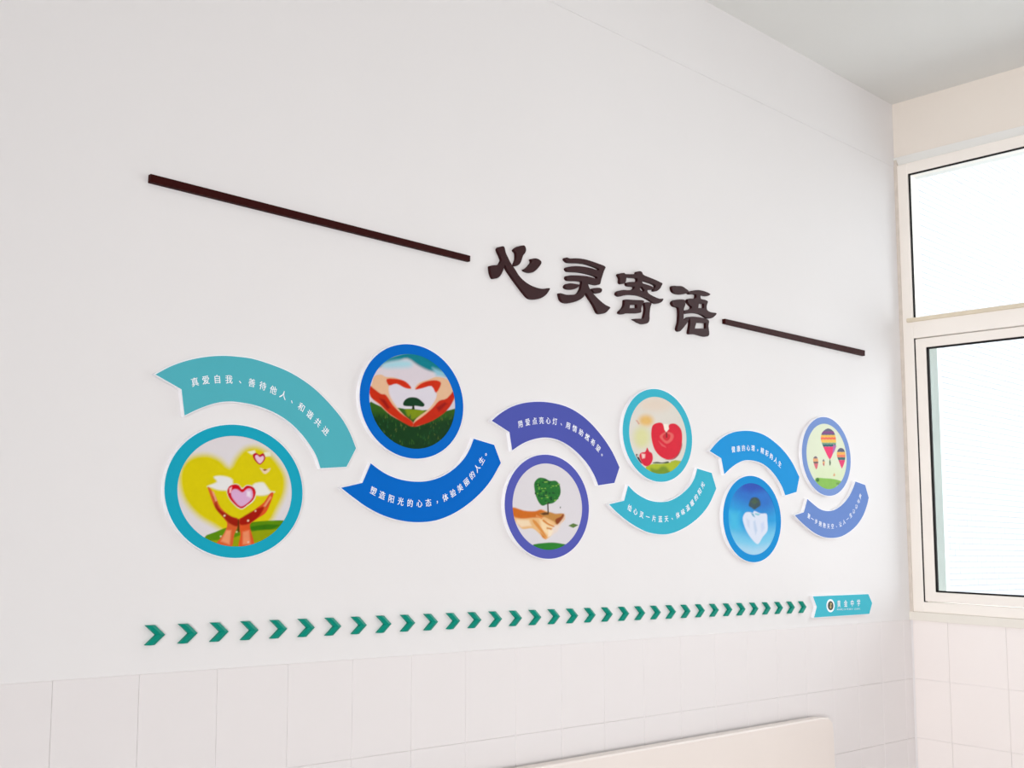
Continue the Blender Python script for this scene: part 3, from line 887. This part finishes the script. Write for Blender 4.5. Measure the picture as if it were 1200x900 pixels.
        ([(80, 520), (300, 610), (560, 540), (520, 820), (340, 840), (150, 800)], (130, 202, 232), 90),
        ([(180, 690), (340, 720), (480, 690), (420, 800), (260, 800)], (176, 214, 236), 50),
        ([(105, 380), (200, 400), (210, 560), (120, 560)], (80, 186, 224), 50),
        ([(292, 330), (310, 272), (345, 255), (385, 270), (402, 325), (372, 352), (345, 368), (315, 350)], (44, 70, 76), 8),
        ([(310, 300), (345, 265), (380, 300), (345, 320)], (58, 84, 60), 10),
        ([(238, 445), (262, 398), (300, 392), (330, 400), (345, 382), (400, 405), (455, 408), (462, 470), (464, 560), (420, 620), (377, 685), (330, 650), (280, 580), (250, 510)], (224, 230, 244), 7),
        ([(310, 400), (335, 405), (350, 440), (330, 430)], (110, 170, 200), 7), ([(350, 400), (400, 410), (380, 425), (350, 415)], (140, 200, 215), 7),
        ([(335, 480), (350, 470), (370, 560), (355, 600), (340, 540)], (194, 210, 232), 12), ([(270, 450), (300, 470), (300, 540), (280, 520)], (206, 216, 236), 12),
        ([(400, 500), (430, 480), (440, 540), (410, 580)], (208, 218, 240), 12)]),
    ('small periwinkle ringed round plaque picturing hot air balloons, rightmost', 'periwinkle_ring', (940, 996.9, 488.7, 581.1), (930, 482, 8.49), (228, 234, 208), [
        ([(180, 560), (300, 540), (500, 600), (480, 760), (220, 760)], (222, 232, 196), 60)] +
        balloon([(270, 270), (284, 210), (340, 170), (396, 200), (420, 270), (420, 330), (402, 390), (370, 468), (350, 468), (315, 400), (285, 330)], band1) +
        [([(395, 330), (425, 345), (405, 400), (385, 430)], (180, 110, 170), 5), ([(353, 500), (361, 470), (371, 512), (366, 538), (356, 538)], (90, 110, 80), 3)] +
        balloon([(430, 412), (445, 377), (470, 365), (500, 380), (514, 430), (508, 500), (485, 562), (475, 562), (450, 500), (432, 450)],
                [(360, 405, (90, 90, 112)), (405, 432, (240, 180, 96)), (432, 458, (236, 128, 100)), (458, 485, (50, 100, 100)), (485, 570, (226, 70, 116))]) +
        balloon([(194, 470), (218, 446), (240, 470), (244, 520), (226, 578), (200, 520)],
                [(440, 470, (120, 100, 110)), (470, 500, (232, 170, 120)), (500, 520, (120, 90, 90)), (520, 580, (216, 110, 120))]) +
        balloon([(286, 490), (298, 473), (311, 500), (303, 548), (290, 530)], [(470, 500, (130, 120, 120)), (500, 520, (226, 170, 120)), (520, 550, (200, 110, 110))]) +
        [([(392, 638), (405, 612), (414, 636), (402, 648)], (216, 164, 120), 4),
         ([(215, 668), (300, 666), (400, 674), (480, 702), (430, 742), (380, 775), (240, 760)], (136, 186, 84), 4),
         (circ_pts(238, 682, 17, 20), (66, 116, 44), 4), ([(420, 712), (450, 706), (450, 730), (425, 728)], (110, 150, 80), 6)]),
]
def px_many(X, Z, t):
    Q = np.stack([X, np.full_like(X, -t), Z], -1) - CAM
    c = Q @ ROT.T
    return CX + F_PX * c[..., 0] / c[..., 2], CY + F_PX * c[..., 1] / c[..., 2]


NG = 150
for n_, (lab, key, ext, cr, bgc, shapes) in enumerate(pictures):
    cx_, cz_, ax, az = solve_ellipse(ext, T_F)
    org = (cx_, cz_)
    t = place('round_plaque', lab, 'plaque', 'round picture plaques', org)
    th = [2 * PI * i / 96 for i in range(96)]
    ell = lambda k, extra=0.0: [np.array([cx_ + (ax * k + extra) * math.cos(a), cz_ + (az * k + extra) * math.sin(a)]) for a in th]
    bm = bmesh.new(); add_plate(bm, [ell(1, 0.0022)], 0.0, T_B, 0.0, org)
    mesh_obj('backing_board', bm, M['foam'], t)['label'] = 'white foam board edge'
    bm = bmesh.new(); add_plate(bm, [ell(1), ell(0.83)], T_B, T_F, 0.0, org)
    mesh_obj('printed_ring', bm, M[key], t)
    # printed picture: colours stored on a fine grid lying on the board
    k_in = 0.845
    g_ = np.linspace(-1, 1, NG)
    U, V = np.meshgrid(g_, g_)
    X, Z = cx_ + U * ax * k_in, cz_ + V * az * k_in
    # the printed shapes, carried over to the plane of the picture
    col = np.ones(X.shape + (3,)) * np.array(lin(bgc))
    # local measuring scale: crop units per metre across and up
    PXX, PXY = px_many(X, Z, T_B)
    A_, B_ = (PXX - cr[0]) * cr[2], (PXY - cr[1]) * cr[2]
    for sh in shapes:
        P, c, soft = sh[0], sh[1], sh[2]
        if len(P) > 5:
            P = smooth(P, 3)
        m_ = poly_mask(A_, B_, P, soft)
        if len(sh) > 3:
            y0, y1 = sh[3]
            m_ = m_ * smoothstep((B_ - y0) / 4 + 0.5) * smoothstep((y1 - B_) / 4 + 0.5)
        col = col * (1 - m_[..., None]) + np.array(lin(c)) * m_[..., None]
    ns = np.random.RandomState(5 + n_)
    grain = np.zeros(X.shape)
    for st, amp in ((3, 0.05), (8, 0.05)):
        q_ = ns.uniform(-1, 1, (NG // st + 2, NG // st + 2))
        gi = np.arange(NG) / st
        i0 = gi.astype(int)
        fr_ = gi - i0
        rowi = q_[i0] * (1 - fr_[:, None]) + q_[i0 + 1] * fr_[:, None]
        grain += amp * (rowi[:, i0] * (1 - fr_) + rowi[:, i0 + 1] * fr_)
    dark_ = 1 - np.clip(col.mean(-1), 0, 1)
    col = col * (1 + (grain * (0.04 + 1.3 * dark_ ** 2.5))[..., None])
    grey = col.mean(-1, keepdims=True)
    col = np.clip(grey + (col - grey) * 1.10, 0.004, 1) * 0.90      # ink density of the print
    inside = (U ** 2 + V ** 2) <= 1.02
    idx = -np.ones(X.shape, int)
    idx[inside] = np.arange(inside.sum())
    vs = [(x - cx_, -(T_B + 0.0003), z - cz_) for x, z in zip(X[inside], Z[inside])]
    q = np.stack([idx[:-1, :-1], idx[:-1, 1:], idx[1:, 1:], idx[1:, :-1]], -1).reshape(-1, 4)
    q = q[(q >= 0).all(1)]
    me = bpy.data.meshes.new('picture')
    me.from_pydata(vs, [], q.tolist())
    ca = me.color_attributes.new('print', 'FLOAT_COLOR', 'POINT')
    ca.data.foreach_set('color', np.concatenate([col[inside], np.ones((inside.sum(), 1))], 1).astype(np.float32).ravel())
    me.materials.append(M['print'])
    po = bpy.data.objects.new('picture', me)
    C.objects.link(po)
    po.parent = t
    po['label'] = lab.split('picturing ')[1].replace(', rightmost', '') + ', printed picture'

# ------------------------------------------------------------------ row of green chevrons
tips = [(193.2, 744.2), (231.9, 741.6), (268.3, 739.9), (303, 738.3), (336.6, 736.6), (368, 734.9), (399, 734.2), (429, 732.3), (458.1, 731.2), (486.5, 729.9), (513.1, 728.6), (539.3, 727.5), (564.2, 726), (588.5, 725.1), (611.7, 724.2), (634, 723.4), (655.9, 722), (677.3, 721), (698.1, 720.1), (718, 719.4), (737.9, 719), (755.7, 717.9), (774.3, 717.5), (792.1, 717.3), (808.8, 716.6), (826.1, 715.3), (842.2, 715.1), (858.2, 714.5), (873.3, 713.8), (888.2, 713.3), (902.9, 712.2), (917.5, 712.1), (931.7, 711.4), (945.2, 711)]
T_V = 0.011
TP = np.array([wl(*p, T_V * 0.6) for p in tips])
ii = np.arange(34)
fx, fz = np.polyfit(ii, TP[:, 0], 3), np.polyfit(ii, TP[:, 1], 2)
shape = [(170.4, 733.4), (181.2, 733.4), (193.2, 744.2), (181.2, 756.3), (170.4, 756.3), (181.6, 744.8)]
SH = np.array([wl(*p, T_V) for p in shape])
SH = SH - SH[2]
half = (SH[0, 1] - SH[3, 1]) / 2
wx = -(SH[0, 0] + SH[4, 0]) / 2
ax_ = -(SH[1, 0] + SH[3, 0]) / 2
SHS = [np.array(p) for p in ((-wx, half), (-ax_, half), (0, 0), (-ax_, -half), (-wx, -half), (-wx + ax_, 0))]
bm = bmesh.new()
# two arms with a ridge along the middle of each, on a straight-sided base
base = ccw(SHS)


def strip_chevron(bm):
    o_ = [SHS[0], SHS[5], SHS[4]]      # trailing edge: top, notch, bottom
    l_ = [SHS[1], SHS[2], SHS[3]]      # leading edge
    mid = [(a + b2) / 2 for a, b2 in zip(o_, l_)]
    mk = lambda p, t_: bm.verts.new((p[0], -t_, p[1]))
    b0, b1 = [mk(p, 0) for p in o_], [mk(p, 0) for p in l_]
    s0, s1 = [mk(p, T_V - 0.0035) for p in o_], [mk(p, T_V - 0.0035) for p in l_]
    mr = [mk(p, T_V) for p in mid]
    for i in range(2):
        bm.faces.new((b0[i], b0[i + 1], s0[i + 1], s0[i]))
        bm.faces.new((b1[i], s1[i], s1[i + 1], b1[i + 1]))
        bm.faces.new((s0[i], s0[i + 1], mr[i + 1], mr[i]))
        bm.faces.new((mr[i], mr[i + 1], s1[i + 1], s1[i]))
        bm.faces.new((b0[i], b1[i], b1[i + 1], b0[i + 1]))
    for i in (0, 2):
        bm.faces.new((b0[i], s0[i], mr[i], s1[i], b1[i]))


strip_chevron(bm)
bmesh.ops.recalc_face_normals(bm, faces=bm.faces)
chev_me = bpy.data.meshes.new('chevron')
bm.to_mesh(chev_me)
bm.free()
chev_me.materials.append(M['green'])
ORD = ['first', 'second', 'third', 'fourth', 'fifth', 'sixth', 'seventh', 'eighth', 'ninth', 'tenth', 'eleventh', 'twelfth', 'thirteenth', 'fourteenth', 'fifteenth', 'sixteenth', 'seventeenth']
for i in range(34):
    o = bpy.data.objects.new('chevron', chev_me)
    C.objects.link(o)
    o.location = (float(np.polyval(fx, i)), 0.0, float(np.polyval(fz, i)))
    if i < 17:
        lab = 'green acrylic chevron, %s from the left end of the row' % ORD[i]
    else:
        lab = 'green acrylic chevron, %s leftward from the small school sign' % ORD[33 - i]
    tag(o, lab, 'chevron', 'row of green chevrons below the plaques')

# ------------------------------------------------------------------ small school sign at the end of the row
cr = (940, 685, 13.33)
W = [wl(*p, T_F) for p in crop([(172, 185), (1035, 150), (1095, 290), (1050, 458), (190, 515), (232, 350)], *cr)]
org = sum(W) / len(W)
t = place('school_sign', 'small turquoise arrow-ended school name sign at the right end of the chevrons', 'sign', None, org)
bm = bmesh.new(); add_plate(bm, [offset(W, 0.0022)], 0.0, T_B, 0.0, org)
mesh_obj('backing_board', bm, M['foam'], t)['label'] = 'white foam board edge'
bm = bmesh.new(); add_plate(bm, [W], T_B, T_F, 0.0, org)
mesh_obj('printed_face', bm, M['sign'], t)
ec = wl(*crop([(443, 330)], *cr)[0], T_F)
ex = wl(*crop([(505, 330)], *cr)[0], T_F)[0] - ec[0]
ez = ec[1] - wl(*crop([(443, 432)], *cr)[0], T_F)[1]
disc = lambda k: [np.array([ec[0] + ex * k * math.cos(a), ec[1] + ez * k * math.sin(a)]) for a in [2 * PI * i / 40 for i in range(40)]]
bm = bmesh.new(); add_plate(bm, [disc(1.0)], T_F, T_F + 0.0004, 0, org)
em_o = mesh_obj('emblem', bm, M['white_ink'], t)
em_o['label'] = 'round school emblem with dark centre'
bm = bmesh.new(); add_plate(bm, [disc(0.70)], T_F + 0.0004, T_F + 0.0008, 0, org)
mesh_obj('emblem_centre', bm, M['emblem_dark'], em_o)
bm = bmesh.new()
add_glyph(bm, 'S', (ec - org) + np.array([0, ez * 0.02]), -0.35, ez * 1.15, T_F + 0.0012, 0.02, False, 0.95)
mesh_obj('emblem_mark', bm, M['emblem_gold'], em_o)
bm = bmesh.new()
for ch, p in zip('黄金中学', ((572, 302), (678, 298), (780, 292), (880, 287))):
    add_glyph(bm, ch, wl(*crop([p], *cr)[0], T_F) - org, 0.0, 0.0285, T_F + 0.0006, 0.004)
s0, s1 = wl(*crop([(540, 388)], *cr)[0], T_F) - org, wl(*crop([(908, 378)], *cr)[0], T_F) - org
eng = 'HUANGJIN MIDDLE SCHOOL'
for i, ch in enumerate(eng):
    if ch != ' ':
        add_glyph(bm, ch, s0 + (s1 - s0) * (i + 0.5) / len(eng), 0.0, 0.0095, T_F + 0.0006, 0.01, False, 0.8)
lt = mesh_obj('lettering', bm, M['white_ink'], t)
lt['label'] = 'white printed school name'
lt['kind'] = 'stuff'
